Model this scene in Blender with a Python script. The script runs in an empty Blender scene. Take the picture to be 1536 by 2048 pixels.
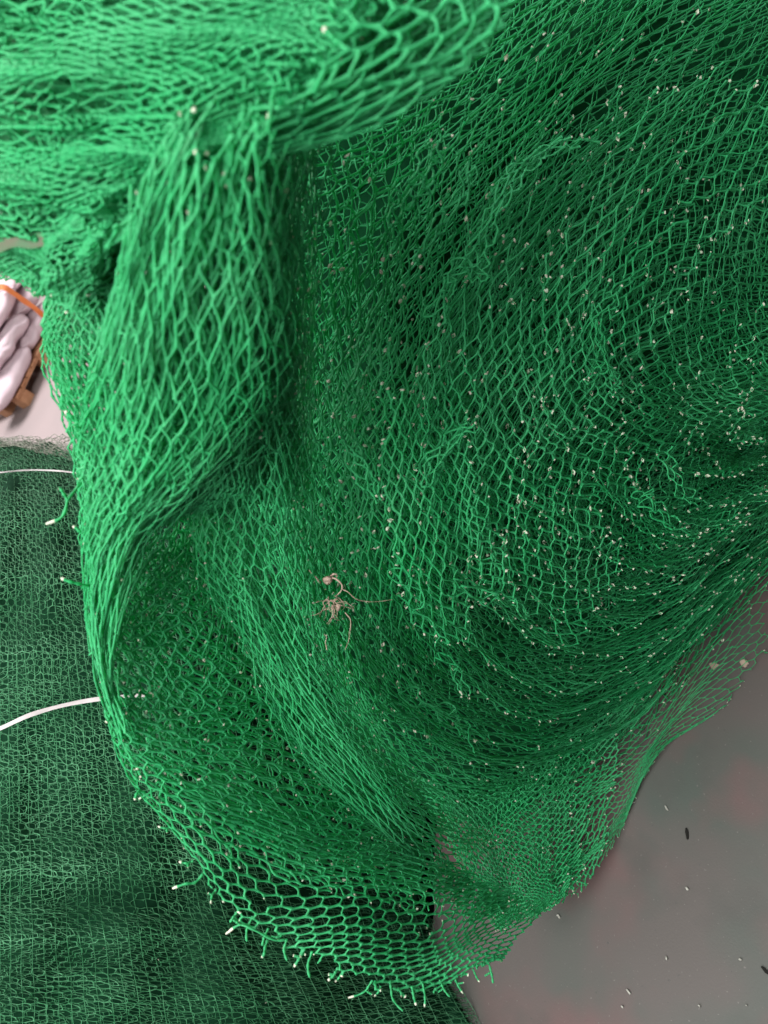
import bpy, math
import numpy as np
from mathutils import Matrix, Vector

# ------------------------------------------------------------------ camera, light, exposure
sc = bpy.context.scene
COL = sc.collection
CAM = np.array([0.0, 0.0, 1.45])
DEP = math.radians(41.0)                       # the phone points steeply down and is rolled
FWD = np.array([0.0, math.cos(DEP), -math.sin(DEP)])
R0 = np.array([1.0, 0.0, 0.0])
U0 = np.array([0.0, math.sin(DEP), math.cos(DEP)])
RIGHT = 0.6 * R0 - 0.8 * U0
UP = 0.8 * R0 + 0.6 * U0
FPX = 1490.0                                   # focal length in pixels of the 1536 x 2048 frame

cd = bpy.data.cameras.new('camera')
cd.sensor_fit = 'VERTICAL'
cd.sensor_height = 36.0
cd.lens = 36.0 * FPX / 2048.0
cd.clip_start = 0.02
cd.clip_end = 200.0
cd.dof.use_dof = True
cd.dof.focus_distance = 1.06
cd.dof.aperture_fstop = (cd.lens / 1000.0) / 0.0044
cam = bpy.data.objects.new('camera', cd)
COL.objects.link(cam)
M = Matrix.Identity(4)
for r in range(3):
    M[r][0], M[r][1], M[r][2], M[r][3] = RIGHT[r], UP[r], -FWD[r], CAM[r]
cam.matrix_world = M
sc.camera = cam

w = bpy.data.worlds.new('World')
sc.world = w
w.use_nodes = True
bg = w.node_tree.nodes['Background']
bg.inputs[0].default_value = (0.93, 0.97, 1.0, 1)
bg.inputs[1].default_value = 0.17


def area(name, loc, target, sx, sy, power, col):
    l = bpy.data.lights.new(name, 'AREA')
    l.shape = 'RECTANGLE'
    l.size, l.size_y, l.energy, l.color = sx, sy, power, col
    o = bpy.data.objects.new(name, l)
    COL.objects.link(o)
    o.location = loc
    d = Vector(target) - Vector(loc)
    o.rotation_euler = d.to_track_quat('-Z', 'Y').to_euler()
    return o


area('hall_skylight', (-1.1, -0.05, 2.95), (-0.15, 0.75, 0.85), 1.9, 2.6, 188, (1.0, 0.985, 0.95))
area('side_fill', (2.4, 0.9, 4.7), (0.1, 0.8, 0.6), 2.0, 4.5, 70, (1.0, 0.985, 0.95))  # added fill for the pocket and the heap's right side, no known source
area('aisle_skylight', (-0.4, 6.0, 4.9), (-0.8, 5.4, 0.0), 3.0, 3.0, 520, (1.0, 0.93, 0.945))

sc.view_settings.view_transform = 'Standard'
sc.view_settings.look = 'None'
sc.view_settings.exposure = 0.0
sc.view_settings.gamma = 1.0
sc.view_settings.use_curve_mapping = False
sc.cycles.use_denoising = True
sc.cycles.max_bounces = 8
sc.cycles.diffuse_bounces = 4
sc.cycles.transmission_bounces = 4
sc.cycles.caustics_reflective = False
sc.cycles.caustics_refractive = False

# ------------------------------------------------------------------ helpers
rng = np.random.default_rng(7)


def unproj(p):
    """(N,3) of photo x, photo y, distance along the view axis in metres -> world"""
    p = np.asarray(p, float).reshape(-1, 3)
    a = (p[:, 0] - 768) / FPX
    b = -(p[:, 1] - 1024) / FPX
    return CAM + p[:, 2:3] * (FWD + a[:, None] * RIGHT + b[:, None] * UP)


def floor_at(x, y, z=0.0):
    a = (x - 768) / FPX
    b = -(y - 1024) / FPX
    d = FWD + a * RIGHT + b * UP
    return CAM + d * ((z - CAM[2]) / d[2])


def floor_depth(x, y, z=0.0):
    a = (np.asarray(x, float) - 768) / FPX
    b = -(np.asarray(y, float) - 1024) / FPX
    dz = FWD[2] + a * RIGHT[2] + b * UP[2]
    return (z - CAM[2]) / dz


def tag(o, label=None, cat=None, group=None, kind=None):
    if label: o['label'] = label
    if cat: o['category'] = cat
    if group: o['group'] = group
    if kind: o['kind'] = kind
    return o


def thing(name, label, cat, loc, group=None):
    o = bpy.data.objects.new(name, None)
    COL.objects.link(o)
    o.location = [float(c) for c in loc]
    o.empty_display_size = 0.05
    return tag(o, label, cat, group)


def link_mesh(name, verts, faces, mats, parent=None, mat_idx=None, smooth=True, origin=None):
    """faces: (N,4) or (N,3) int array, or list of arrays"""
    me = bpy.data.meshes.new(name)
    verts = np.asarray(verts, float)
    org = np.array(parent.location) if parent is not None else (np.zeros(3) if origin is None else np.asarray(origin, float))
    if parent is not None and parent.parent is not None:
        org = org + np.array(parent.parent.location)
    verts = verts - org
    if isinstance(faces, np.ndarray):
        k = faces.shape[1]
        nf = len(faces)
        me.vertices.add(len(verts))
        me.vertices.foreach_set('co', verts.astype(np.float32).ravel())
        me.loops.add(nf * k)
        me.loops.foreach_set('vertex_index', faces.astype(np.int32).ravel())
        me.polygons.add(nf)
        me.polygons.foreach_set('loop_start', np.arange(0, nf * k, k, dtype=np.int32))
        me.polygons.foreach_set('use_smooth', np.full(nf, smooth, bool))
        me.update(calc_edges=True)
    else:
        me.from_pydata([tuple(v) for v in verts], [], [tuple(int(i) for i in f) for f in faces])
        me.polygons.foreach_set('use_smooth', np.full(len(me.polygons), smooth, bool))
        me.update()
    for m in (mats if isinstance(mats, (list, tuple)) else [mats]):
        me.materials.append(m)
    if mat_idx is not None:
        me.polygons.foreach_set('material_index', np.asarray(mat_idx, np.int32))
    o = bpy.data.objects.new(name, me)
    COL.objects.link(o)
    if parent is not None:
        o.parent = parent
    else:
        o.location = [float(c) for c in org]
    return o


class Grid:
    """Catmull-Rom surface through a grid of (photo x, photo y, depth)"""
    def __init__(self, rows):
        g = np.array(rows, float)
        self.n, self.m = g.shape[:2]
        g = np.concatenate([2 * g[:1] - g[1:2], g, 2 * g[-1:] - g[-2:-1]], 0)
        g = np.concatenate([2 * g[:, :1] - g[:, 1:2], g, 2 * g[:, -1:] - g[:, -2:-1]], 1)
        self.g = g

    @staticmethod
    def wts(u, n):
        x = np.clip(u, -0.1, 1.1) * (n - 1)
        i = np.clip(np.floor(x), 0, n - 2).astype(int)
        f = x - i
        f2, f3 = f * f, f * f * f
        W = np.stack([-.5 * f + f2 - .5 * f3, 1 - 2.5 * f2 + 1.5 * f3, .5 * f + 2 * f2 - 1.5 * f3, -.5 * f2 + .5 * f3], -1)
        return i, W

    def __call__(self, u, v):
        u = np.asarray(u, float); v = np.asarray(v, float)
        i, wu = self.wts(u, self.n)
        j, wv = self.wts(v, self.m)
        out = np.zeros(u.shape + (3,))
        for a in range(4):
            for b in range(4):
                out += (wu[:, a] * wv[:, b])[:, None] * self.g[i + a, j + b]
        return out


def wave(r, fu, fv, n=7, dims=3):
    """smooth random field of (u,v): sum of sines up to fu, fv cycles"""
    k = r.normal(size=(n, 2)) * np.array([fu, fv]) * 0.7
    ph = r.uniform(0, 2 * np.pi, (n, dims))
    am = r.normal(size=(n, dims)) / math.sqrt(n) * 1.2
    def f(u, v):
        a = 2 * np.pi * (u[:, None] * k[None, :, 0] + v[:, None] * k[None, :, 1])
        return (np.sin(a[:, :, None] + ph[None]) * am[None]).sum(1)
    return f


RING_F = np.array([0.0, 0.22, 0.5, 0.78, 1.0])
RING_R = np.array([1.65, 1.1, 0.85, 1.1, 1.65])


def tubes(A_pts, rad, sides=4, normal=None, flat=1.0):
    """A_pts (N,K,3), rad (N,K) -> verts, quads; with a normal the section is flattened into the sheet"""
    N, K = A_pts.shape[:2]
    T = np.gradient(A_pts, axis=1)
    T /= np.linalg.norm(T, axis=2, keepdims=True) + 1e-12
    ref = (-FWD + 0.13 * RIGHT) if normal is None else normal
    S = np.cross(T, ref)
    S /= np.linalg.norm(S, axis=2, keepdims=True) + 1e-9
    B = np.cross(T, S)
    ang = np.arange(sides) * 2 * np.pi / sides
    V = A_pts[:, :, None, :] + rad[:, :, None, None] * (np.cos(ang)[None, None, :, None] * S[:, :, None, :] + flat * np.sin(ang)[None, None, :, None] * B[:, :, None, :])
    base = (np.arange(N) * K * sides)[:, None, None]
    k = (np.arange(K - 1) * sides)[None, :, None]
    s = np.arange(sides)[None, None, :]
    s2 = (s + 1) % sides
    q = np.stack([base + k + s, base + k + s2, base + k + sides + s2, base + k + sides + s], -1)
    return V.reshape(-1, 3), q.reshape(-1, 4)


def net(S, nl, nc, seed, delta=0.36, jit=0.16, wid=0.0012, along='u', nz=(10, 10, .008), nfreq=(3, 2),
        keep=None, tip=0.5, stub=(0.28, 0.7), brk=0.004, warp=0.0, sides=4, urange=(0, 1), vrange=(0, 1), flat=.5, nz2=None, tipw=1.0):
    """Honeycomb of plastic strands laid on surface S.  nl rows of links along the strand direction,
    nc half-cells across it.  Strands that run past the cut are shortened and get a whitened tip."""
    r = np.random.default_rng(seed)
    I, J = np.meshgrid(np.arange(nc + 1), np.arange(nl + 1), indexing='ij')
    par = (I + J) % 2
    y = J + np.where(par == 0, delta, -delta) + r.normal(size=I.shape) * jit * .6
    x = I + r.normal(size=I.shape) * jit * .8
    y = y / nl; x = x / nc
    if warp:
        wf = wave(r, 2.2, 2.2, 6, 2)
        d = wf(y.ravel(), x.ravel()).reshape(y.shape + (2,)) * warp
        y = y + d[..., 0]; x = x + d[..., 1]
    idx = np.arange(I.size).reshape(I.shape)
    e1 = np.stack([idx[:-1, :].ravel(), idx[1:, :].ravel()], 1)
    m = par[:, :-1] == 0
    e2 = np.stack([idx[:, :-1][m], idx[:, 1:][m]], 1)
    E = np.concatenate([e1, e2], 0)
    L = np.stack([y.ravel(), x.ravel()], 1)      # along, across
    if keep is None:
        kp = np.ones(len(L), bool)
    else:
        kp = keep(L[:, 0], L[:, 1], r)
    if brk:
        kp &= r.random(len(L)) > brk
    ka, kb = kp[E[:, 0]], kp[E[:, 1]]
    ok = ka | kb
    E, ka, kb = E[ok], ka[ok], kb[ok]
    sw = ~ka
    E[sw] = E[sw][:, ::-1]
    st = ~(ka & kb)
    # a fair part of the cut strands end right at their node
    drop = st & (r.random(len(E)) < 0.25)
    E, st = E[~drop], st[~drop]
    lab = np.arange(len(L))
    both = E[~st]
    while True:
        m = np.minimum(lab[both[:, 0]], lab[both[:, 1]])
        new = lab.copy()
        np.minimum.at(new, both[:, 0], m); np.minimum.at(new, both[:, 1], m)
        new = new[new]
        if (new == lab).all():
            break
        lab = new
    big = np.bincount(lab[both[:, 0]]).argmax()
    sel = lab[E[:, 0]] == big
    E, st = E[sel], st[sel]
    n = len(E)
    end = np.where(st, r.uniform(stub[0], stub[1], n), 1.0)
    f = RING_F[None, :] * end[:, None]
    P0, P1 = L[E[:, 0]], L[E[:, 1]]
    Q = P0[:, None, :] + (P1 - P0)[:, None, :] * f[:, :, None]
    # strands leave their nodes along the link direction, so holes come out rounded
    ff = f / np.maximum(f[:, -1:], 1e-6)
    sm = ff * ff * (3 - 2 * ff) * .75 + ff * .25
    Q[:, :, 1] = P0[:, 1:2] + (P1 - P0)[:, 1:2] * np.where(st[:, None], f, sm)
    # small sag of each strand so that no cell is a ruled polygon
    bow = r.normal(size=(n, 1)) * np.sin(np.pi * f) * 0.05
    Q[:, :, 0] += bow / nl
    Q[:, :, 1] += bow / nc * .6
    Y = np.clip(Q[:, :, 0], -.02, 1.02) * (urange[1] - urange[0]) + urange[0]
    X = np.clip(Q[:, :, 1], -.02, 1.02) * (vrange[1] - vrange[0]) + vrange[0]
    if along == 'u':
        u, v = Y.ravel(), X.ravel()
    else:
        u, v = X.ravel(), Y.ravel()
    pts = S(u, v)
    pts = pts + wave(r, nfreq[0], nfreq[1])(u, v) * np.array(nz)
    if nz2 is not None:
        pts = pts + wave(r, nz2[1], nz2[2])(u, v) * np.array(nz2[0])
    W = unproj(pts).reshape(n, -1, 3)
    e = .01
    su = np.where(u > .5, -e, e); sv = np.where(v > .5, -e, e)
    base_p = unproj(S(u, v))
    Nn = np.cross((unproj(S(u + su, v)) - base_p) / su[:, None], (unproj(S(u, v + sv)) - base_p) / sv[:, None])
    Nn /= np.linalg.norm(Nn, axis=1, keepdims=True) + 1e-12
    Nn = Nn.reshape(n, -1, 3) + .12 * r.normal(size=(n, 1, 3))
    W[:, :, 2] = np.maximum(W[:, :, 2], .004)
    # cut stubs spring a little out of the sheet
    if st.any():
        k = st.sum()
        dv = r.normal(size=(k, 3)) * 0.5 + (-FWD)[None] * 0.55
        ln = np.linalg.norm(W[st][:, -1] - W[st][:, 0], axis=1)
        W[st] += dv[:, None, :] * (RING_F[None, :, None] ** 1.6) * (ln * 0.9)[:, None, None]
    rad = RING_R[None, :] * wid * (1 + 0.13 * r.normal(size=(n, 1)))
    rad = np.clip(rad, wid * .45, wid * 2.4)
    hot = st & (r.random(n) < tip)
    rs = rad[st]
    rs[:, -1] = wid * .5
    rs[:, -2] = wid * r.uniform(.9, 1.5, len(rs))
    rad[st] = rs
    nh = int(hot.sum())
    rad[hot, -1] = tipw * wid * r.uniform(.5, 1.9, nh)
    rad[hot, -2] = (.4 + .6 * tipw) * wid * r.uniform(1.0, 1.7, nh)
    if st.any():
        dd = W[st] - W[st][:, :1]
        ln = np.linalg.norm(dd[:, -1], axis=1)
        W[st] = W[st][:, :1] + dd * np.minimum(1.0, r.uniform(.004, .0085, len(ln)) / (ln + 1e-9))[:, None, None]
    V, F = tubes(W, rad, sides, Nn, flat)
    mi = np.zeros((n, len(RING_F) - 1, sides), int)
    mi[hot, -1, :] = 1
    if len(mi):
        h2 = hot & (r.random(n) < .2)
        mi[h2, -2, :] = 1
    return V, F, mi.ravel()


def merge(parts):
    vs, fs, ms, o = [], [], [], 0
    for v, f, m in parts:
        vs.append(v); fs.append(f + o); ms.append(m); o += len(v)
    return np.concatenate(vs), np.concatenate(fs), np.concatenate(ms)


# ------------------------------------------------------------------ materials
def new_mat(name):
    m = bpy.data.materials.new(name)
    m.use_nodes = True
    nt = m.node_tree
    nt.nodes.clear()
    out = nt.nodes.new('ShaderNodeOutputMaterial')
    return m, nt, out


def N(nt, kind, **kw):
    n = nt.nodes.new(kind)
    for k, v in kw.items():
        if hasattr(n, k) and k not in n.inputs:
            setattr(n, k, v)
        else:
            n.inputs[k].default_value = v
    return n


def noise_mix(nt, c1, c2, scale, detail=3, lo=.35, hi=.65, coord='Object', dist=0.0):
    tc = N(nt, 'ShaderNodeTexCoord')
    nz = N(nt, 'ShaderNodeTexNoise', Scale=scale, Detail=detail, Distortion=dist)
    nt.links.new(tc.outputs[coord], nz.inputs['Vector'])
    mr = N(nt, 'ShaderNodeMapRange')
    mr.inputs[1].default_value, mr.inputs[2].default_value = lo, hi
    nt.links.new(nz.outputs['Fac'], mr.inputs[0])
    mx = nt.nodes.new('ShaderNodeMix')
    mx.data_type = 'RGBA'
    nt.links.new(mr.outputs[0], mx.inputs[0])
    for i, c in ((6, c1), (7, c2)):
        if hasattr(c, 'links'):
            nt.links.new(c, mx.inputs[i])
        else:
            mx.inputs[i].default_value = (*c, 1)
    return mx.outputs[2]


def plastic(name, c1, c2, rough=.42, trans=.35, scale=14, spec=.5, tcol=None):
    m, nt, out = new_mat(name)
    col = noise_mix(nt, c1, c2, scale, 4)
    p = N(nt, 'ShaderNodeBsdfPrincipled', Roughness=rough)
    p.inputs['Specular IOR Level'].default_value = spec
    nt.links.new(col, p.inputs['Base Color'])
    if trans:
        t = N(nt, 'ShaderNodeBsdfTranslucent')
        if tcol: t.inputs[0].default_value = (*tcol, 1)
        else: nt.links.new(col, t.inputs[0])
        mx = N(nt, 'ShaderNodeMixShader', Fac=trans)
        nt.links.new(p.outputs[0], mx.inputs[1]); nt.links.new(t.outputs[0], mx.inputs[2])
        nt.links.new(mx.outputs[0], out.inputs[0])
    else:
        nt.links.new(p.outputs[0], out.inputs[0])
    return m


GREEN = plastic('green_plastic', (0.030, 0.42, 0.155), (0.066, 0.47, 0.205), .55, .46, scale=9, tcol=(.030, .64, .22), spec=.4)
TIP = plastic('whitened_plastic', (0.50, 0.60, 0.46), (0.62, 0.60, 0.50), .6, .2, 60)
DARK = plastic('dark_green_yarn', (0.038, 0.205, 0.085), (0.080, 0.29, 0.140), .5, .2)
DCORE = plastic('dark_core_shade', (0.003, 0.030, 0.013), (0.006, 0.042, 0.018), .9, 0, 40, spec=.1)  # shade in the gaps of the dark pile, put into the colour
PALE = plastic('backlit_hem_tip_yarn', (0.30, 0.34, 0.26), (0.42, 0.42, 0.36), .6, .3, 60)  # pale for the hem's backlight, painted in; reused on cut knit tips
CORE = plastic('packed_net_shade', (0.003, 0.050, 0.018), (0.005, 0.075, 0.026), .9, 0, 60, spec=.1)  # net green darkened: shade deep in the heap is put into the colour

# ------------------------------------------------------------------ floor
fm, nt, out = new_mat('worn_concrete')
c = noise_mix(nt, (0.068, 0.058, 0.054), (0.046, 0.058, 0.049), 3.6, 3, .42, .58, dist=.3)
c = noise_mix(nt, c, (0.092, 0.052, 0.051), 4.0, 3, .47, .62)
c = noise_mix(nt, c, (0.040, 0.040, 0.036), 7, 6, .54, .80)
c = noise_mix(nt, c, (0.11, 0.10, 0.095), 190, 2, .68, .74)
c = noise_mix(nt, c, (0.045, 0.043, 0.04), 120, 3, .70, .76)
p = N(nt, 'ShaderNodeBsdfPrincipled', Roughness=.6)
nt.links.new(c, p.inputs['Base Color'])
tc = N(nt, 'ShaderNodeTexCoord')
nz = N(nt, 'ShaderNodeTexNoise', Scale=260.0, Detail=4.0)
bp = N(nt, 'ShaderNodeBump', Strength=.12, Distance=.002)
nt.links.new(tc.outputs['Object'], nz.inputs['Vector'])
nt.links.new(nz.outputs['Fac'], bp.inputs['Height'])
nt.links.new(bp.outputs[0], p.inputs['Normal'])
nt.links.new(p.outputs[0], out.inputs[0])
fl = link_mesh('floor', [(-20, -20, 0), (20, -20, 0), (20, 30, 0), (-20, 30, 0)], np.array([[0, 1, 2, 3]]), fm)
tag(fl, 'worn grey concrete floor with faded reddish stains', None, None, 'structure')

am, nt, out = new_mat('far_floor_painted_light')  # same floor painted paler to carry the stronger light far back
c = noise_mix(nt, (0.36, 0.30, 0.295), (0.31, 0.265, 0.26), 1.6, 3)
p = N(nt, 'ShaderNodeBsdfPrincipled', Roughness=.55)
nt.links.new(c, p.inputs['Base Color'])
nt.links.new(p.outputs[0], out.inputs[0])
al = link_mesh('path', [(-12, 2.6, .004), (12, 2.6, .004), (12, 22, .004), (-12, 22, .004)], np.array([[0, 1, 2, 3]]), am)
tag(al, 'pale pinkish far floor behind the netting, its brighter light put into the colour', None, None, 'structure')

# ------------------------------------------------------------------ the fanned heap on the right
def fd(x, y, h):
    return (x, y, float(floor_depth(x, y, h)))


SW = Grid([
 [(700,-80,.78),(540,120,.72),(370,300,.66),(400,620,.78),(500,920,.88),(580,1220,.97),(690,1480,1.10),(900,1640,1.27),fd(1225,1560,.01),fd(1405,1350,.01),fd(1590,1140,.01)],
 [(1060,-60,.80),(860,170,.74),(690,400,.74),(625,680,.83),(610,950,.885),(650,1200,.935),(760,1430,1.05),(980,1560,1.22),fd(1250,1480,.04),fd(1400,1300,.04),fd(1580,1095,.05)],
 [(1250,-60,.88),(1020,200,.80),(850,450,.78),(770,720,.80),(760,950,.83),(800,1170,.89),(910,1350,1.02),(1090,1440,1.19),(1280,1370,1.33),(1430,1230,1.36),(1580,1080,1.37)],
 [(1430,-60,.95),(1200,180,.90),(1020,430,.85),(920,700,.85),(900,920,.87),(940,1100,.92),(1040,1240,1.03),(1180,1300,1.15),(1330,1250,1.25),(1450,1150,1.29),(1580,1040,1.31)],
 [(1600,0,1.02),(1380,200,.97),(1200,420,.92),(1080,680,.90),(1050,880,.91),(1090,1020,.95),(1170,1130,1.04),(1280,1160,1.12),(1390,1120,1.18),(1480,1060,1.22),(1580,1000,1.24)],
 [(1650,200,1.06),(1480,340,1.02),(1340,500,.98),(1230,680,.96),(1210,830,.97),(1240,930,1.01),(1310,1000,1.06),(1370,1020,1.1),(1440,1010,1.13),(1510,980,1.16),(1600,950,1.18)],
 [(1680,420,1.1),(1560,520,1.08),(1470,620,1.06),(1400,730,1.05),(1380,810,1.06),(1400,870,1.08),(1440,910,1.1),(1480,920,1.12),(1520,915,1.13),(1570,900,1.15),(1640,890,1.17)],
 [(1760,620,1.13),(1690,660,1.13),(1620,710,1.12),(1570,770,1.12),(1550,810,1.12),(1560,840,1.13),(1580,860,1.14),(1600,865,1.15),(1630,865,1.16),(1660,860,1.17),(1700,850,1.18)],
])


def pleat_surface(s0, ds, lift, sink, r):
    wob = wave(r, 0.0, 2.5, 5, 1)
    def S(u, v):                     # u across the pleat (0 = cut edge), v along it
        # flat and open on the left flank, steep and closely stacked along the bottom and top
        k = np.clip((v - .46) / .14, 0, 1); k = k * k * (3 - 2 * k)
        k2 = np.clip((.30 - v) / .15, 0, 1)
        steep = .85 + 1.5 * k + .5 * k2
        s = s0 + ds * (1 - .42 * k) * u + 0.018 * wob(0 * u, v)[:, 0]
        p = SW(s, v)
        uu = np.clip(u, 0, 1)
        p[:, 2] += -lift * (1 + 1.3 * k) + (lift + sink * steep) * uu ** (1.25 - .35 * k)
        return p
    return S


def ragged(edge=0.06, amp=0.07, lo=None, hi=None):
    """keep() for a pleat: a torn line near across = 0, soft ends along"""
    def keep(al, ac, r):
        f = wave(r, 9.0, 0.0, 8, 1)
        t = edge + amp * np.where((al > .48) | (al < .2), .35, 1.0) * f(al, 0 * al)[:, 0] + r.normal(size=al.shape) * .02
        k = ac > t
        if lo is not None:
            g = wave(r, 0.0, 3.0, 5, 1)
            k &= al > lo + .02 * g(al, ac)[:, 0]
            k &= al < hi + .02 * g(ac, ac)[:, 0]
        return k
    return keep


base = floor_at(1180, 1150)
heap = thing('green_net', 'large bright green net heap fanned into curved pleats with whitish cut ends', 'netting', (base[0] - .25, base[1] + .2, 0), 'bright green plastic nets')
NP = 27
for k in range(NP):
    r = np.random.default_rng(100 + k)
    s0 = 0.02 + 0.92 * (k + r.uniform(-.35, .35)) / (NP - 1)
    ds = r.uniform(.13, .19)
    lift, sink = r.uniform(.004, .018) + (.014 if k % 4 == 1 else 0), r.uniform(.06, .10)
    lo = r.uniform(-.4, .2) if k % 2 else r.uniform(.1, .28); hi = r.uniform(.95, 1.4) if k % 2 else r.uniform(.42, .62)
    S = pleat_surface(s0, ds, lift, sink, r)
    V, F, mi = net(S, 54, int(ds * 74), 500 + k, delta=.37, jit=.10, along='v', nz=(5, 5, .006), nfreq=(1.0, 4), nz2=((3, 3, .004), 2, 9),
                   keep=ragged(edge=.06, amp=.05, lo=lo, hi=hi), tip=.88, tipw=1.7, warp=.005, brk=.012, wid=.00128, flat=.6)
    link_mesh('fold', V, F, [GREEN, TIP], heap, mi)
# the broad sheets that face the camera across the middle
for k, (u0, u1, v0, v1, nl, nc, off) in enumerate(((.34, .74, .20, .60, 27, 34, -.016), (.26, .50, .30, .58, 21, 21, -.020), (.50, .80, .04, .40, 21, 24, -.012), (.40, .66, .50, .68, 13, 20, -.018))):
    def kp(a, c, r):
        f1, f2 = wave(r, 3, 3, 8, 1)(a, c)[:, 0], wave(r, 3, 3, 8, 1)(c, a)[:, 0]
        return (a > .07 + .05 * f1) & (a < .93 + .05 * f2) & (c > .08 + .05 * f2) & (c < .93 + .05 * f1)
    V, F, mi = net(lambda u, v, o=off: SW(u, v) + np.array([0, 0, o]), nl, nc, 560 + k, delta=.37, jit=.11, along='v', nz=(7, 7, .008), nfreq=(4, 6), nz2=((3, 3, .005), 14, 10),
                   keep=kp, tip=.97, tipw=1.5, warp=.008, brk=.03, wid=.00140, flat=.6, urange=(v0, v1), vrange=(u0, u1))
    link_mesh('fold', V, F, [GREEN, TIP], heap, mi)
# steep ridges along the bottom: the sheet drops away behind a raised cut edge
for k in range(9):
    r = np.random.default_rng(300 + k)
    s0 = .16 + .062 * k + r.uniform(-.012, .012)
    v0, v1 = r.uniform(.44, .52), r.uniform(.80, .98)
    dr = r.uniform(.075, .115)
    tilt = r.uniform(-.05, .05)
    def S(u, v, s0=s0, dr=dr, tilt=tilt):
        uu = np.clip(u, 0, 1)
        p = SW(s0 + .055 * u + tilt * (v - .6), v)
        p[:, 2] += -.030 + dr * uu
        return p
    def kp(a, c, r):
        f = wave(r, 7.0, 0.0, 8, 1)(a, 0 * a)[:, 0]
        return (c > .05 + .035 * f) & (a > .04 * r.random(a.shape)) & (a < 1 - .06 * r.random(a.shape))
    V, F, mi = net(S, int(56 * (v1 - v0)), 13, 330 + k, delta=.37, jit=.12, along='v', nz=(5, 5, .006), nfreq=(1, 5), nz2=((3, 3, .004), 2, 12),
                   keep=kp, tip=.98, tipw=1.6, brk=.01, wid=.0013, flat=.6, urange=(v0, v1))
    link_mesh('fold', V, F, [GREEN, TIP], heap, mi)
# deeper layers lying flat under the pleats
for k in range(3):
    off = .125 + .024 * k
    V, F, mi = net(lambda u, v, o=off: SW(u, v) + np.array([0, 0, o]), 90, 84, 700 + k, delta=.36, jit=.2, along='v', nz=(14, 14, .012), nfreq=(4, 6), warp=.015, tip=.3, sides=3)
    link_mesh('under_layer', V, F, [GREEN, TIP], heap, mi)


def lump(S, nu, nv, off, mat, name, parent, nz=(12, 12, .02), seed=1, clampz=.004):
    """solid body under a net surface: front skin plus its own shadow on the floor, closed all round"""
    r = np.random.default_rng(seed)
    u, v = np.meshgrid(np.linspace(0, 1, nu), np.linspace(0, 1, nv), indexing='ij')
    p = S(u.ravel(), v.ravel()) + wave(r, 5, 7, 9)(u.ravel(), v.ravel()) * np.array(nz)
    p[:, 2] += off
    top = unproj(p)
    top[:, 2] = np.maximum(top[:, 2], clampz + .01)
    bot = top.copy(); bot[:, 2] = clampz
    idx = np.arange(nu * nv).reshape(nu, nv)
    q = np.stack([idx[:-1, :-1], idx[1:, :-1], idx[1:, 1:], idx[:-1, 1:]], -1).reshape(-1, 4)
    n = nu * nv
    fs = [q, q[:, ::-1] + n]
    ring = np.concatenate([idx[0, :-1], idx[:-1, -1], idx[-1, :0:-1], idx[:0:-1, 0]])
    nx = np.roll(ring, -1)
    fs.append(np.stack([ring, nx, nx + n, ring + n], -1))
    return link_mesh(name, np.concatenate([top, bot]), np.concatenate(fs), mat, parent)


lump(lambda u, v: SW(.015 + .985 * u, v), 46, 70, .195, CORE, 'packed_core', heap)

# ------------------------------------------------------------------ draped net on the left, and its rolled mouth
dp = unproj([(380, 1000, .8)])[0]
drape = thing('green_net', 'bright green net hanging as a thick column, its lower rim curling over the dark net', 'netting', (dp[0], dp[1], 0), 'bright green plastic nets')
B1 = Grid([
 [(360,150,.400),(450,130,.390),(540,120,.388),(620,100,.40),(720,90,.47)],
 [(280,330,.418),(355,315,.405),(450,300,.402),(560,275,.415),(690,270,.50)],
 [(225,580,.485),(300,570,.46),(410,560,.455),(550,540,.48),(680,540,.59)],
 [(150,860,.60),(270,830,.54),(400,800,.535),(530,760,.555),(640,760,.66)],
 [(164,1000,.64),(240,990,.58),(350,960,.57),(480,900,.60),(590,890,.69)],
 [(174,1150,.67),(200,1130,.64),(245,1100,.63),(320,1055,.645),(400,1010,.69)],
 [(181,1330,.70),(194,1328,.69),(210,1322,.69),(228,1314,.695),(245,1306,.71)],
 [(240,1500,.725),(250,1496,.72),(264,1490,.72),(278,1483,.727),(290,1478,.735)],
])
for k in range(5):
    off = .008 * k
    V, F, mi = net(lambda u, v, o=off: B1(u, v) + np.array([0, 0, o]), 27 + k, 30 + 3 * k, 800 + k, delta=.37, jit=.24, along='u',
                   nz=(6, 8, .005), nfreq=(3, 3), warp=.014, tip=.12, wid=.00105,
                   keep=lambda a, c, r, k=k: (a < (.97, .82, .76, .72, .70)[k] + .05 * r.random(a.shape)) & (a > .02 + .035 * k + .13 * r.random(a.shape) + .06 * np.sin(c * 17 + k)) & (c > .012 * r.random(a.shape)) & (c < .95 - .04 * k - .14 * r.random(a.shape)))
    link_mesh('front_layer', V, F, [GREEN, TIP], drape, mi)
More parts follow.
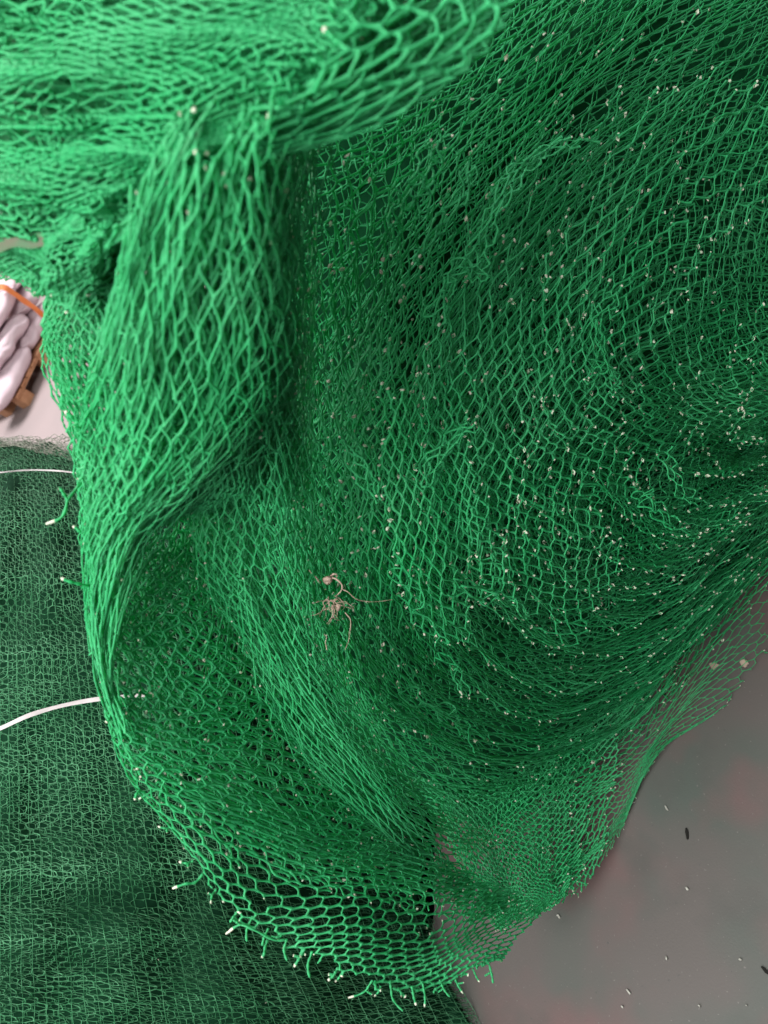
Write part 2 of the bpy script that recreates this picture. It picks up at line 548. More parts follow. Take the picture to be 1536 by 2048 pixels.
# the body of the column behind: packed folds whose cells are nearly closed
B0 = Grid([
 [(150,400,.62),(280,340,.57),(430,300,.56),(570,260,.62),(690,260,.78)],
 [(90,610,.60),(260,520,.56),(430,480,.56),(570,480,.62),(670,480,.78)],
 [(92,700,.61),(260,690,.55),(430,680,.57),(580,690,.66),(660,690,.82)],
 [(140,860,.63),(290,850,.58),(440,850,.60),(580,870,.70),(650,880,.86)],
 [(166,1000,.66),(290,990,.62),(430,970,.65),(560,980,.75),(640,1000,.89)],
 [(176,1130,.69),(250,1090,.67),(350,1045,.69),(460,1010,.78),(560,1000,.88)],
])
for k in range(6):
    off = .011 * k
    V, F, mi = net(lambda u, v, o=off: B0(u, v) + np.array([0, 0, o]), 31, 100, 820 + k, delta=.4, jit=.2, along='u',
                   nz=(5, 6, .004), nfreq=(4, 4), warp=.01, tip=.1, wid=.0012, sides=3,
                   keep=lambda a, c, r, k=k: (c < .97 - .05 * k - .10 * r.random(a.shape)) & (a < .97 - .05 * r.random(a.shape)))
    link_mesh('packed_layer', V, F, [GREEN, TIP], drape, mi)
R4 = Grid([
 [(330,250,.58),(450,250,.54),(580,250,.555),(720,260,.63)],
 [(330,560,.63),(450,560,.58),(570,560,.59),(690,560,.68)],
 [(340,800,.68),(460,800,.64),(570,800,.65),(680,800,.74)],
 [(350,1000,.72),(460,1000,.69),(570,1000,.71),(690,1010,.80)],
 [(395,1140,.76),(480,1160,.74),(580,1180,.77),(700,1180,.86)],
 [(460,1270,.80),(550,1320,.79),(640,1350,.82),(750,1370,.91)],
 [(560,1470,.85),(650,1500,.85),(740,1520,.89),(850,1510,.98)],
 [(690,1630,.91),(780,1650,.92),(860,1650,.96),(970,1620,1.08)],
 [(810,1720,.96),(890,1730,.99),(970,1720,1.05),(1060,1680,1.17)],
])
for k in range(6):
    off = .012 * k
    V, F, mi = net(lambda u, v, o=off: R4(u, v) + np.array([0, 0, o]), 42, 30, 840 + k, delta=.37, jit=.25, along='u',
                   nz=(9, 9, .007), nfreq=(4, 2), warp=.016, tip=.5, wid=.00095,
                   keep=lambda a, c, r, k=k: (a < 1 - .04 * k - .03 * r.random(a.shape)) & (c > .03 + .04 * r.random(a.shape)) & (c < .97 - .05 * k - .14 * r.random(a.shape)))
    link_mesh('inner_layer', V, F, [GREEN, TIP], drape, mi)
R3 = Grid([
 [(215,1150,.76),(180,1130,.71),(205,1120,.695),(290,1080,.74),(370,1040,.78),(430,1000,.83)],
 [(222,1315,.77),(184,1305,.72),(208,1300,.705),(300,1290,.74),(420,1270,.79),(520,1240,.86)],
 [(300,1550,.785),(262,1548,.74),(292,1535,.725),(390,1510,.765),(520,1480,.83),(640,1450,.91)],
 [(412,1780,.765),(446,1760,.755),(520,1730,.78),(600,1695,.82),(685,1660,.88),(770,1620,.95)],
 [(600,1920,.775),(655,1885,.78),(715,1845,.80),(775,1805,.84),(840,1765,.90),(900,1730,.97)],
 [(788,1993,.805),(830,1955,.82),(872,1915,.84),(915,1875,.88),(960,1830,.93),(1020,1790,.99)],
 [(985,1937,.865),(1003,1912,.875),(1022,1885,.89),(1045,1855,.92),(1075,1825,.97),(1110,1790,1.03)],
])
for k, (nl, nc, lo, off, wd) in enumerate(((56, 24, 0, 0, .0012), (46, 36, .30, .006, .0013), (50, 40, .38, .012, .0013), (46, 40, .42, .018, .0013), (50, 40, .46, .025, .0013), (48, 40, .5, .033, .0013))):
    V, F, mi = net(lambda u, v, o=off: R3(u, v) + np.array([0, 0, o]), nl, nc, 870 + k, delta=.24 if k == 0 else .34, jit=.10 if k == 0 else .18, along='u',
                   nz=(4, 4, .004) if k == 0 else (10, 10, .004), nfreq=(4, 2), warp=.006 if k == 0 else .02, tip=.6, wid=wd, flat=.5,
                   keep=lambda a, c, r, lo=lo, k=k: (c > lo + .012 + (.03 + .06 * (a > .5)) * r.random(a.shape)) & (c > lo + (.42 * np.clip((a - .50) / .25, 0, 1) if lo else 0)) & ((k == 0) | (a < .90 - .05 * r.random(a.shape))) & ((r.random(a.shape) > .06) | (k == 0)))
    link_mesh('rim_layer', V, F, [GREEN, TIP], drape, mi)

# ------------------------------------------------------------------ near flap top left
fp = unproj([(300, 200, .55)])[0]
flap = thing('green_net', 'blurred bright green net flap closest to the camera, lying over the top of the netting', 'netting', (fp[0], fp[1], 0), 'bright green plastic nets')
FL = Grid([
 [(-90,-110,.46),(220,-110,.43),(560,-110,.41),(830,-110,.41),(1090,-100,.42)],
 [(-90,60,.46),(220,60,.43),(540,60,.41),(770,60,.41),(985,60,.425)],
 [(-90,210,.47),(200,210,.435),(450,210,.42),(660,200,.425),(870,185,.44)],
 [(-90,330,.48),(150,340,.45),(330,330,.44),(480,300,.44),(640,285,.455)],
 [(-90,430,.50),(70,460,.48),(180,470,.47),(280,440,.465),(400,360,.465)],
 [(-90,500,.54),(0,548,.53),(80,592,.53),(150,632,.53),(225,672,.54)],
])
for k in range(8):
    off = .012 * k
    V, F, mi = net(lambda u, v, o=off: FL(u, v) + np.array([0, 0, o]), 27 + k, 92 + 6 * k, 900 + k, delta=.40, jit=.32, along='v',
                   nz=(8, 7, .005), nfreq=(3, 3), nz2=((0, 6, .006), 9, 1.5), warp=.02, tip=.12, wid=.00115, flat=.4,
                   urange=(0, (.70, .74, .8, .86, 1, 1, 1, 1)[k]),
                   keep=lambda a, c, r: (c < .992) & (a < .985 - .03 * r.random(a.shape)))
    link_mesh('flap_layer', V, F, [GREEN, TIP], flap, mi)
# open, stretched cells along the right-hand edge of the flap
for k in range(3):
    off = -.012 + .022 * k
    V, F, mi = net(lambda u, v, o=off: FL(u, v) + np.array([0, 0, o]), 8 + k, 20 + 2 * k, 915 + k, delta=.3, jit=.2, along='v',
                   nz=(10, 8, .006), nfreq=(3, 3), warp=.02, tip=.2, wid=.0014, urange=(.56, 1.0), vrange=(0, .84),
                   keep=lambda a, c, r: (a > .04 + .1 * r.random(a.shape)))
    link_mesh('flap_layer', V, F, [GREEN, TIP], flap, mi)

# ------------------------------------------------------------------ thin net spread on the floor
tp = floor_at(1150, 1700)
thin = thing('green_net', 'thin single layer of green net spread on the floor at the foot of the heap', 'netting', (tp[0], tp[1], 0), 'bright green plastic nets')
R6 = Grid([
 [fd(800,1380,.30),fd(980,1420,.2),fd(1140,1400,.12),fd(1290,1340,.08),fd(1420,1230,.06),fd(1590,1090,.05)],
 [fd(840,1540,.28),fd(980,1560,.16),fd(1120,1540,.09),fd(1260,1470,.05),fd(1420,1350,.03),fd(1595,1230,.02)],
 [fd(900,1680,.24),fd(1000,1680,.14),fd(1110,1650,.07),fd(1240,1560,.03),fd(1345,1460,.015),fd(1500,1370,.012)],
 [fd(960,1790,.2),fd(1030,1770,.13),fd(1110,1750,.07),fd(1225,1650,.03),fd(1290,1540,.015),fd(1380,1450,.012)],
 [fd(1010,1870,.17),fd(1060,1845,.12),fd(1120,1810,.07),fd(1210,1735,.03),fd(1255,1630,.015),fd(1290,1530,.012)],
])
for k in range(5):
    V, F, mi = net(lambda u, v, o=-.009 * k: R6(u, v) + np.array([0, 0, o]), (46, 32, 28, 26, 24)[k], (52, 52, 54, 58, 60)[k], 930 + k, delta=.3, jit=.2, along='v',
                   nz=(6, 6, .003), nfreq=(3, 4), warp=.015, tip=.4, wid=(.0006, .0012, .0012, .0011, .0011)[k], urange=(0, (1, .62, .54, .48, .42)[k]),
                   keep=lambda a, c, r: (c < .98 - .05 * r.random(a.shape)) & (a < .97 - .06 * r.random(a.shape)), brk=.012)
    link_mesh('spread_layer', V, F, [GREEN, TIP], thin, mi)

# ------------------------------------------------------------------ dark fine net pile on the left
DK = Grid([
 [(-200,865,1.85),(0,880,1.78),(120,890,1.74),(260,905,1.72),(420,920,1.72)],
 [(-200,960,1.47),(0,960,1.47),(150,970,1.47),(320,980,1.50),(520,1000,1.6)],
 [(-200,1130,1.26),(0,1130,1.24),(180,1130,1.26),(380,1150,1.33),(600,1180,1.46)],
 [(-200,1350,1.13),(0,1350,1.11),(210,1350,1.13),(430,1370,1.22),fd(730,1400,.12)],
 [(-200,1580,1.05),(0,1580,1.04),(240,1590,1.07),(480,1610,1.18),fd(800,1640,.03)],
 [(-200,1800,1.00),(0,1800,1.00),(270,1810,1.05),(540,1830,1.18),fd(860,1840,.01)],
 [(-200,1980,.97),(0,1980,.98),(300,1990,1.05),(610,1990,1.19),fd(915,1960,.01)],
 [(-200,2200,.95),(0,2200,.97),(330,2200,1.06),(680,2180,1.19),fd(1010,2130,.01)],
])
kp = unproj([(250, 1700, 1.3)])[0]
dark = thing('dark_net', 'dark green fine knitted net piled in a soft heap below and behind the bright netting', 'netting', (kp[0], kp[1], 0))
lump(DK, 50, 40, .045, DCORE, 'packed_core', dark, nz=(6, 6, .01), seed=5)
def bunched(o):
    bw = wave(np.random.default_rng(31), 26, 2.0, 10, 1)
    bl = wave(np.random.default_rng(32), 9, 3.0, 8, 1)
    def S(u, v):
        h = bw(u, v)[:, 0]
        p = DK(u + .0013 * h, v)
        p[:, 2] += o + .005 * h + .013 * bl(u, v)[:, 0]
        return p
    return S


for k, (nl, nc, wd) in enumerate(((118, 78, .00066), (134, 86, .0005), (126, 82, .00045))):
    V, F, mi = net(bunched(.008 * k), nl, nc, 950 + k, delta=.17, jit=.13, along='u',
                   nz=(0, 0, 0), nfreq=(4, 3), nz2=((2, 2, .002), 30, 14), warp=.004, tip=.05, wid=wd, sides=3, brk=.01)
    link_mesh('knit_layer', V, F, [DARK, PALE], dark, mi)
# the straight chain threads of the knit, running down the pile
g = np.random.default_rng(77)
paths = []
uu = np.linspace(0, 1, 160)
SB = bunched(-.0012)
for c in np.linspace(0, 1, 49):
    paths.append(np.maximum(unproj(SB(uu, c + .0012 * np.sin(uu * 60 + c * 40))), [-9, -9, .004]))
P = np.array(paths)
V, F = tubes(P, np.full(P.shape[:2], .00055) * g.uniform(.5, 1.3, P.shape[:2]), 3)
link_mesh('chain_threads', V, F, DARK, dark)
# upper hem of the dark net, backlight from the hall put into its pale colour
HM = Grid([
 [(-120,868,1.80),(0,874,1.78),(80,874,1.76),(150,872,1.74),(220,872,1.72)],
 [(-120,882,1.76),(0,886,1.73),(80,892,1.70),(150,905,1.68),(220,915,1.66)],
 [(-120,886,1.72),(0,890,1.69),(80,903,1.66),(150,922,1.63),(220,935,1.60)],
])
for k in range(2):
    V, F, mi = net(lambda u, v, o=.006 * k: HM(u, v) + np.array([0, 0, o]), 34, 16, 970 + k, delta=.3, jit=.2, along='v', nz=(2, 2, .004), nfreq=(2, 6), tip=0, wid=.0011, sides=3)
    link_mesh('backlit_hem', V, F, PALE, dark)


# ------------------------------------------------------------------ straps on the dark net
def ribbon(name, path, width, thick, mat, parent=None):
    """flat plastic tape along (photo x, y, depth) control points, following a smooth curve"""
    g = Grid([path, path])
    v = np.linspace(0, 1, 60)
    P = unproj(g(0 * v, v))
    T = np.gradient(P, axis=0); T /= np.linalg.norm(T, axis=1, keepdims=True)
    B = np.cross(T, -FWD); B /= np.linalg.norm(B, axis=1, keepdims=True)
    Nn = np.cross(B, T)
    tw = .35 * np.sin(v * 7 + 1)
    S1 = B * np.cos(tw)[:, None] + Nn * np.sin(tw)[:, None]
    S2 = np.cross(T, S1)
    w2 = width / 2 * (1 + .08 * np.sin(v * 19))[:, None]
    c = [P + S1 * w2 + S2 * thick / 2, P - S1 * w2 + S2 * thick / 2, P - S1 * w2 - S2 * thick / 2, P + S1 * w2 - S2 * thick / 2]
    V = np.stack(c, 1).reshape(-1, 3)
    i = np.arange(59)[:, None] * 4
    k = np.arange(4)[None, :]
    q = np.stack([i + k, i + (k + 1) % 4, i + 4 + (k + 1) % 4, i + 4 + k], -1).reshape(-1, 4)
    q = np.concatenate([q, [[3, 2, 1, 0], [236, 237, 238, 239]]])
    return link_mesh(name, V, q, mat, parent, smooth=False, origin=P[30])


def dk(x, y, lift=.012):
    """point on the dark pile's surface under a photo position"""
    u, v = np.meshgrid(np.linspace(0, 1, 160), np.linspace(0, 1, 160), indexing='ij')
    p = DK(u.ravel(), v.ravel())
    b = np.argmin((p[:, 0] - x) ** 2 + (p[:, 1] - y) ** 2)
    return (x, y, p[b, 2] - lift)


WHITE = plastic('white_tape', (0.50, 0.45, 0.46), (0.62, 0.57, 0.58), .5, .1, 60)
o = ribbon('strap', [dk(-60, 1480, .02), dk(0, 1457, .02), dk(60, 1430, .022), dk(130, 1410, .02), dk(205, 1397, .02), dk(290, 1390, .012)], .0058, .0012, WHITE)
tag(o, 'flat white plastic strap crossing the dark net near its middle', 'strap', 'white bands on the dark net')
o = ribbon('strap', [dk(-60, 950, .012), dk(0, 945, .014), dk(40, 941, .014), dk(75, 940, .012), dk(120, 942, .004), dk(160, 947, .002)], .0030, .0010, WHITE)
tag(o, 'thin white cord lying near the far top edge of the dark net', 'strap', 'white bands on the dark net')

# ------------------------------------------------------------------ pallet with sacks far behind
K = 0.70
PC = floor_at(60, 812)
EX = np.array([0.79853917, 0.60194286, 0]); EN = np.array([-0.60194286, 0.79853917, 0]); EZ = np.array([0, 0, 1.0])
WOOD = plastic('raw_pine', (0.42, 0.20, 0.10), (0.55, 0.29, 0.16), .7, 0, 22)
SACK = plastic('woven_sack', (0.64, 0.52, 0.56), (0.72, 0.60, 0.64), .9, .05, 9, spec=.2)
ORANGE = plastic('orange_band', (0.85, 0.27, 0.08), (0.80, 0.22, 0.06), .4, .1, 9)


def box(name, a, b, c, mat, parent, bev=.004):
    import bmesh
    bm = bmesh.new()
    vs = []
    for z in c:
        for (x, y) in ((a[0], b[0]), (a[1], b[0]), (a[1], b[1]), (a[0], b[1])):
            vs.append(bm.verts.new(PC + K * (x * EX + y * EN + z * EZ) - np.array(parent.location)))
    for f in ((0, 1, 2, 3), (7, 6, 5, 4), (0, 4, 5, 1), (1, 5, 6, 2), (2, 6, 7, 3), (3, 7, 4, 0)):
        bm.faces.new([vs[i] for i in f])
    bmesh.ops.recalc_face_normals(bm, faces=bm.faces)
    bmesh.ops.bevel(bm, geom=bm.edges[:], offset=bev, segments=1, affect='EDGES')
    me = bpy.data.meshes.new(name)
    bm.to_mesh(me); bm.free()
    me.materials.append(mat)
    o = bpy.data.objects.new(name, me); COL.objects.link(o); o.parent = parent
    return o


pal = thing('pallet', 'raw wooden pallet on the pale floor at the far left, loaded with white sacks', 'pallet', PC)
for a in (0.0, .47, .94):
    for b in (0.0, .33, .66):
        box('block', (a, a + .13), (b, b + .12), (0.0, .10), WOOD, pal)
for b in (0.0, .33, .66):
    box('stringer', (0, 1.07), (b + .003, b + .117), (.1005, .122), WOOD, pal)
for i in range(9):
    a = .002 + .119 * i
    box('deck_board', (a, a + .105), (-.012 + .006 * (i % 3), .80), (.1225, .144), WOOD, pal)


def sack(a, b, c, la, lb, lc, yaw, pitch, seed, label):
    r = np.random.default_rng(seed)
    nu, nv = 40, 28
    th = np.linspace(-np.pi / 2, np.pi / 2, nu); ph = np.linspace(0, 2 * np.pi, nv, endpoint=False)
    T, Pp = np.meshgrid(th, ph, indexing='ij')
    def sp(x, e): return np.sign(x) * np.abs(x) ** e
    x = sp(np.sin(T), .62); rr = sp(np.cos(T), .38)
    y = rr * sp(np.cos(Pp), .8); z = rr * sp(np.sin(Pp), .9)
    end = np.abs(x) ** 6
    z = z * (1 - .55 * end)
    d = wave(r, 3, 3, 12, 3)(x.ravel() * .5, (Pp / 6.283).ravel()).reshape(nu, nv, 3)
    wr = wave(r, 2, 7, 12, 1)(x.ravel(), (Pp / 6.283).ravel()).reshape(nu, nv)
    g = 1 + .035 * wr * (.3 + end)
    L = np.stack([x * la, y * lb * g, z * lc * g], -1) + d * .014
    cy, sy = math.cos(yaw), math.sin(yaw); cp, spi = math.cos(pitch), math.sin(pitch)
    X = L[..., 0] * cp - L[..., 2] * spi; Z = L[..., 0] * spi + L[..., 2] * cp
    X, Y = X * cy - L[..., 1] * sy, X * sy + L[..., 1] * cy
    W = PC + K * ((a + X)[..., None] * EX + (b + Y)[..., None] * EN + (c + Z)[..., None] * EZ)
    idx = np.arange(nu * nv).reshape(nu, nv)
    n2 = np.roll(idx, -1, 1)
    q = np.stack([idx[:-1], n2[:-1], n2[1:], idx[1:]], -1).reshape(-1, 4)
    o = link_mesh('sack', W.reshape(-1, 3), q, SACK, None, origin=PC + K * (a * EX + b * EN + (c - lc) * EZ))
    return tag(o, label, 'sack', 'white sacks stacked on the pallet')


sack(.17, .13, .225, .34, .20, .085, .05, 0, 1, 'white sack overhanging the near corner of the pallet, lowest of its stack')
sack(.80, .18, .225, .28, .19, .085, -.05, 0, 2, 'rounded white sack on the pallet just above the dark pallet opening')
sack(.46, .16, .385, .33, .20, .085, .04, -.05, 3, 'bulging white sack lying over the gap between the two lowest sacks')
sack(1.10, .19, .385, .27, .19, .08, .0, 0, 4, 'white sack in second layer crossed by the orange band at its lower end')
sack(.70, .19, .55, .30, .20, .08, -.04, 0, 5, 'white sack in third layer at the left border of the photo')
sack(1.30, .19, .55, .28, .20, .08, .03, 0, 6, 'white sack topmost in view, just under the blurred green flap')


def pp(a, b, c):
    v = PC + K * (a * EX + b * EN + c * EZ) - CAM
    d = v @ FWD
    return (768 + FPX * (v @ RIGHT) / d, 1024 - FPX * (v @ UP) / d, d)


o = ribbon('strap', [pp(.86, -.05, .24), pp(.865, -.07, .34), pp(.865, -.07, .45), pp(.86, -.08, .56), pp(.86, -.06, .66), pp(.86, .1, .70)], .034, .003, ORANGE)
tag(o, 'orange band tied over the stack of white sacks', 'strap')

# ------------------------------------------------------------------ brown fluff caught in the net
FLUFF = plastic('dry_fibre', (0.46, 0.34, 0.27), (0.60, 0.47, 0.39), .8, .3, 80)


def wire(paths, wid, taper=True):
    """several hair-like fibres, each a list of (x, y, depth)"""
    out = []
    for k, p in enumerate(paths):
        g = Grid([p, p]); v = np.linspace(0, 1, 24)
        P = unproj(g(0 * v, v))[None]
        rad = wid * (1 - .65 * v if taper else 1 + 0 * v)[None] * (1 + .25 * np.sin(v * 23 + k))[None]
        V, F = tubes(P, rad, 4)
        out.append((V, F, np.zeros(len(F), int)))
    return merge(out)


FD = .80
fb = unproj([(655, 1160, FD)])[0]
fluff = thing('fluff', 'pinkish brown tuft of dry fibre with trailing threads caught in the middle of the net', 'debris', fb)
u, v = np.meshgrid(np.linspace(0, np.pi, 18), np.linspace(0, 2 * np.pi, 24, endpoint=False), indexing='ij')
r = np.random.default_rng(3)
rad = 1 + .35 * wave(r, 1.5, 1, 8, 1)(u.ravel() / 3.14, np.sin(v.ravel()))[:, 0].reshape(u.shape)
px = 655 + 9 * rad * np.sin(u) * np.cos(v); py = 1161 + 5 * rad * np.cos(u) + 3 * np.sin(v); pd = FD + .007 * rad * np.sin(u) * np.sin(v)
idx = np.arange(u.size).reshape(u.shape); n2 = np.roll(idx, -1, 1)
link_mesh('tuft', unproj(np.stack([px, py, pd], -1).reshape(-1, 3)), np.stack([idx[:-1], n2[:-1], n2[1:], idx[1:]], -1).reshape(-1, 4), FLUFF, fluff)
V, F, _ = wire([[(640,1165,FD),(632,1155,FD-.006),(624,1147,FD-.01),(618,1140,FD-.012)],
                [(660,1155,FD),(672,1158,FD-.006),(684,1170,FD-.008),(682,1182,FD-.006),(672,1192,FD)],
                [(662,1152,FD),(668,1148,FD-.006),(674,1150,FD-.005),(672,1158,FD)]], .0012)
link_mesh('thread', V, F, FLUFF, fluff)
hair = [[(683,1178,FD-.004),(696,1184,FD-.006),(712,1198,FD),(735,1203,FD+.005),(758,1203,FD+.01),(785,1199,FD+.015)]]
r = np.random.default_rng(11)
for k in range(16):
    x, y = 664 + r.normal() * 9, 1190 + abs(r.normal()) * 14
    p = [(x, y, FD - .004)]
    a = r.uniform(.8, 2.6)
    for j in range(4):
        a += r.normal() * .55
        x += 11 * math.cos(a); y += 10 * math.sin(a)
        p.append((x, y, FD - .004 + r.normal() * .004))
    hair.append(p)
hair.append([(690,1225,FD),(701,1240,FD),(700,1262,FD),(697,1282,FD),(690,1300,FD)])
hair.append([(654,1300,FD),(651,1285,FD-.003),(653,1275,FD-.004),(648,1268,FD)])
V, F, _ = wire(hair, .0005)
link_mesh('thread', V, F, FLUFF, fluff)
px = 676 + 5 * rad * np.sin(u) * np.cos(v); py = 1216 + 6 * rad * np.cos(u); pd = FD + .004 * rad * np.sin(u) * np.sin(v)
link_mesh('tuft', unproj(np.stack([px, py, pd], -1).reshape(-1, 3)), np.stack([idx[:-1], n2[:-1], n2[1:], idx[1:]], -1).reshape(-1, 4), FLUFF, fluff)

# pale brown smudge of dusty paper on the flap
DUST = plastic('dusty_paper', (0.17, 0.15, 0.11), (0.10, 0.20, 0.11), .9, .4, 45)
TP = Grid([[(-60,478,.494),(0,474,.49),(60,468,.484),(145,460,.476)],
           [(-60,490,.494),(0,487,.49),(60,479,.484),(148,465,.476)],
           [(-60,502,.494),(0,502,.49),(60,494,.484),(140,471,.476)]])
u, v = np.meshgrid(np.linspace(0, 1, 9), np.linspace(0, 1, 50), indexing='ij')
P = TP(u.ravel(), v.ravel()); P[:, 2] += .009; P[:, 1] += wave(np.random.default_rng(5), 1, 2, 8, 1)(u.ravel(), v.ravel())[:, 0] * 5
f = unproj(P); bk = unproj(P + np.array([0, 0, .0012])); idx = np.arange(u.size).reshape(u.shape)
q = np.stack([idx[:-1, :-1], idx[1:, :-1], idx[1:, 1:], idx[:-1, 1:]], -1).reshape(-1, 4)
o = link_mesh('paper_scrap', np.concatenate([f, bk]), np.concatenate([q, q[:, ::-1] + len(f)]), DUST, None, origin=f.mean(0))
tag(o, 'pale brown dusty scrap lying across the left end of the blurred flap', 'scrap')

# ------------------------------------------------------------------ frayed loose strands at the silhouettes
def fork(name, paths, label, cat, group, wid=.0013, tipc=True, parent=None):
    V, F, _ = wire(paths, wid, False)
    m = np.zeros(len(F), int)
    per = 23 * 4
    for k in range(len(paths)):
        m[(k + 1) * per - 4 * 3:(k + 1) * per] = 1 if tipc else 0
    return link_mesh(name, V, F, [GREEN, TIP], parent, m)


for paths in ([[(168,958,.66),(150,980,.65),(135,1000,.645),(130,1022,.645),(118,1038,.645),(92,1048,.645)], [(135,1000,.645),(127,988,.642),(121,978,.64),(117,977,.64)]],
              [[(180,1085,.67),(168,1072,.66),(156,1060,.655),(146,1052,.655)]],
              [[(178,1172,.67),(158,1168,.66),(138,1163,.655),(122,1156,.655)]],
              [[(158,850,.63),(150,842,.625),(141,832,.62),(130,822,.62)]],
              [[(406,1748,.76),(390,1765,.755),(370,1768,.75),(345,1777,.75)]],
              [[(570,1880,.77),(548,1880,.765),(512,1862,.76),(480,1850,.76),(452,1868,.76)], [(480,1850,.76),(470,1842,.76),(462,1838,.76)]],
              [[(535,1880,.77),(530,1895,.765),(528,1908,.76),(524,1915,.76)]],
              [[(210,1420,.72),(212,1432,.715),(216,1440,.712),(212,1446,.71)]],
              [[(290,1585,.74),(278,1582,.735),(272,1590,.73),(270,1600,.73)]]):
    fork('loose_strand', paths, None, None, None, parent=drape)

fr = np.random.default_rng(17)
for a in np.concatenate([np.linspace(.30, .52, 5), np.linspace(.55, .985, 17)]) + fr.normal(size=22) * .006:
    q0 = R3(np.array([a]), np.array([.05]))[0]; q1 = R3(np.array([a + .01]), np.array([.05]))[0]
    t = (q1 - q0)[:2]; t /= np.linalg.norm(t)
    n = np.array([-t[1], t[0]])
    if n[0] - n[1] > 0: n = -n                          # outwards, to the lower left of the photo
    ln = fr.uniform(16, 38)
    bend = fr.normal() * .5
    p = []
    for f in np.linspace(-.35, 1, 5):
        xy = q0[:2] + n * ln * f + t * bend * ln * f * abs(f)
        p.append((xy[0], xy[1], q0[2] - .004 * f + fr.normal() * .001))
    ps = [p]
    if fr.random() < .5:
        m = np.array(p[2]); d = n * fr.uniform(.1, .5) + t * fr.choice([-1, 1]) * .8
        ps.append([tuple(m + np.array([*(d * ln * g), -.002 * g])) for g in (0, .2, .4, .55)])
    fork('loose_strand', ps, None, None, None, wid=fr.uniform(.0010, .0015), tipc=fr.random() < .6, parent=drape)

# stray torn strips standing off the heap
def strip(path, wpx, nl, nc, seed, tipp=.8):
    path = np.array(path, float)
    t = np.gradient(path[:, :2], axis=0); t /= np.linalg.norm(t, axis=1, keepdims=True)
    nn = np.stack([-t[:, 1], t[:, 0]], 1)
    wv = np.linspace(1, .35, len(path))[:, None] * wpx / 2
    a, b = path.copy(), path.copy()
    a[:, :2] += nn * wv; b[:, :2] -= nn * wv
    a[:, 2] -= .004
    g = Grid([a, b])
    V, F, mi = net(g, nl, nc, seed, delta=.36, jit=.3, along='v', nz=(5, 5, .004), nfreq=(1, 3), tip=tipp,
                   keep=lambda al, ac, r: (al < .9 - .25 * r.random(al.shape)) & ((al > .3) | (ac > -1)), brk=0)
    link_mesh('torn_strip', V, F, [GREEN, TIP], heap, mi)

strip([(950,560,.80),(960,500,.79),(1000,400,.79),(1050,330,.80),(1120,290,.81),(1200,282,.82),(1280,290,.83)], 46, 20, 5, 41)
strip([(830,420,.74),(850,350,.73),(870,290,.73),(900,240,.72)], 60, 8, 4, 42)
strip([(700,760,.79),(690,860,.78),(720,930,.78),(760,1000,.79),(800,1060,.80)], 46, 14, 5, 43)
strip([(860,640,.80),(905,560,.79),(940,520,.79),(960,470,.80)], 50, 9, 4, 44)
strip([(840,960,.83),(880,900,.82),(940,850,.82),(1010,800,.83)], 40, 10, 4, 45)
strip([(800,1600,1.0),(815,1580,.99),(830,1560,.99),(850,1545,.99)], 40, 4, 3, 46)
strip([(1290,980,1.03),(1300,1010,1.02),(1350,1050,1.04),(1420,1070,1.07)], 44, 10, 4, 47)
strip([(1330,900,1.03),(1350,960,1.03),(1390,1000,1.05),(1450,1010,1.08)], 36, 10, 3, 48)
rs = np.random.default_rng(91)
for k in range(10):
    s0, v0 = rs.uniform(.12, .72), rs.uniform(.10, .62)
    t = np.linspace(0, 1, 5)
    p = SW(s0 + .05 * rs.normal() * t + .03 * np.sin(t * 3), v0 + rs.uniform(.05, .12) * t)
    p[:, 2] -= .022 + .02 * t * rs.random()
    p[:, :2] += rs.normal(size=(5, 2)) * 6
    strip(p, rs.uniform(22, 44), int(rs.integers(6, 11)), int(rs.integers(2, 5)), 60 + k)

# ------------------------------------------------------------------ litter on the floor
CHIP = plastic('pale_plastic_chip', (0.40, 0.40, 0.36), (0.50, 0.49, 0.44), .6, .2, 60)
BLACK = plastic('dark_scrap', (0.012, 0.012, 0.011), (0.02, 0.018, 0.016), .95, 0, 60, spec=.1)


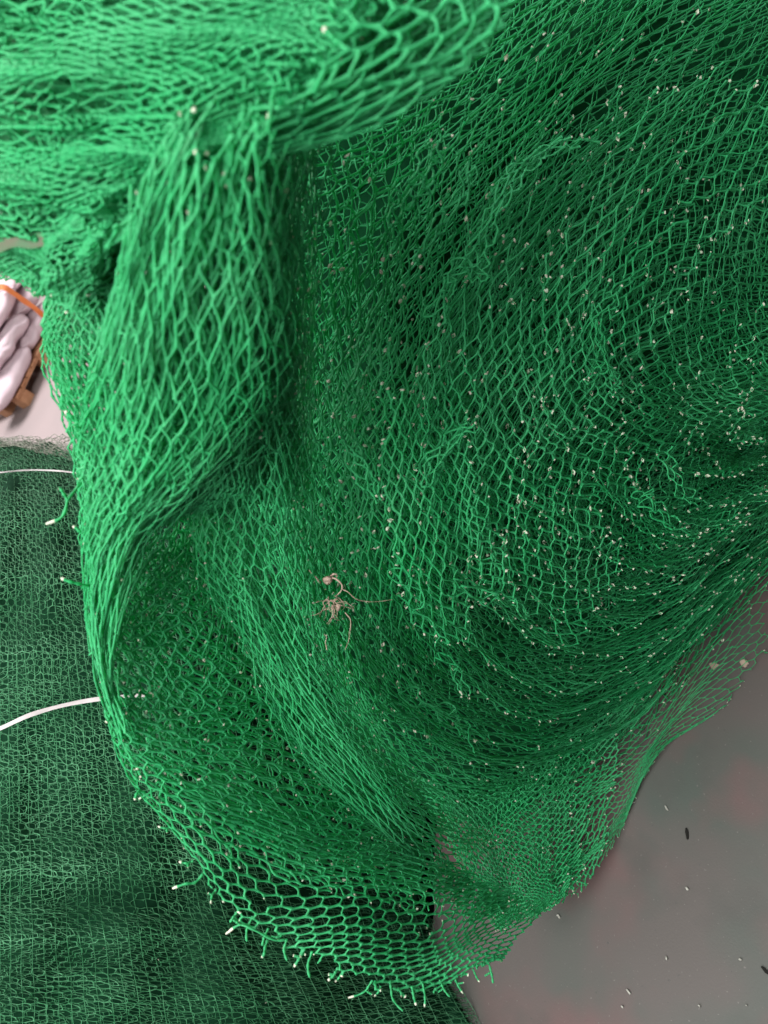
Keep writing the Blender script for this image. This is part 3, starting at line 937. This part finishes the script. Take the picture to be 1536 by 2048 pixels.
def chip(x, y, lx, ly, ang, mat, name, label, cat, group, seed):
    r = np.random.default_rng(seed)
    c = floor_at(x, y); mp = floor_depth(x, y) / FPX
    n = 10
    a = np.linspace(0, 2 * np.pi, n, endpoint=False)
    q = np.stack([lx * mp * np.cos(a) * (1 + .25 * r.normal(size=n)), ly * mp * np.sin(a) * (1 + .25 * r.normal(size=n))], 1) * .5
    ca, sa = math.cos(ang), math.sin(ang)
    # photo right/down laid into the floor plane
    ex = floor_at(x + 1, y) - c; ex /= np.linalg.norm(ex)
    ey = floor_at(x, y + 1) - c; ey /= np.linalg.norm(ey)
    W = c + (q[:, :1] * ca - q[:, 1:] * sa) * ex + (q[:, :1] * sa + q[:, 1:] * ca) * ey
    top = W + np.array([0, 0, 1]) * (.003 + .002 * r.random((n, 1)))
    bot = W + np.array([0, 0, .0005])
    V = np.concatenate([top, bot])
    fs = [list(range(n)), list(range(2 * n - 1, n - 1, -1))] + [[i, n + i, n + (i + 1) % n, (i + 1) % n] for i in range(n)]
    o = link_mesh(name, V, fs, mat, None, smooth=False, origin=c)
    return tag(o, label, cat, group)


chip(1375, 1668, 20, 6, 1.45, BLACK, 'dark_scrap', 'small black curled scrap on the floor right of the spread net', 'debris', None, 1)
chip(1532, 1942, 18, 6, .8, BLACK, 'dark_scrap', 'black scrap on the floor at the right border of the photo', 'debris', None, 2)
G = 'pale plastic slivers on the floor'
LC = [(1258, 1983, 16, 5, .8, 'largest pale sliver near the bottom of the floor'), (1118, 1833, 11, 6, .7, 'pale chip on the floor just below the spread net'),
      (1376, 1778, 11, 5, .9, 'pale sliver on the floor under the black curled scrap'), (1334, 1916, 10, 4, 1.2, 'pale sliver in the middle of the lower floor'),
      (1481, 1919, 7, 5, .2, 'small pale chip on the floor near the right border'), (1334, 1617, 12, 4, 1.0, 'pale sliver on the floor above the black curled scrap'),
      (1268, 1605, 8, 4, .1, 'pale chip at the right edge of the spread net'), (1400, 2012, 7, 4, .8, 'pale chip low on the floor towards the bottom border'),
      (1246, 2014, 7, 4, .7, 'tiny pale chip below the largest sliver'), (1494, 2011, 5, 3, .6, 'tiny pale chip in the bottom right corner')]
for i, (x, y, a, b, an, lb) in enumerate(LC):
    chip(x, y, a * .8, b * .75, an, CHIP, 'plastic_sliver', lb, 'debris', G, 20 + i)
for i, (x, y, lb) in enumerate([(1490, 1328, 'pinkish pebble at the upper right of the floor'), (1428, 1332, 'pinkish pebble beside the net edge on the floor')]):
    chip(x, y, 15, 13, .3, FLUFF, 'pebble', lb, 'debris', 'pinkish pebbles on the floor', 60 + i)
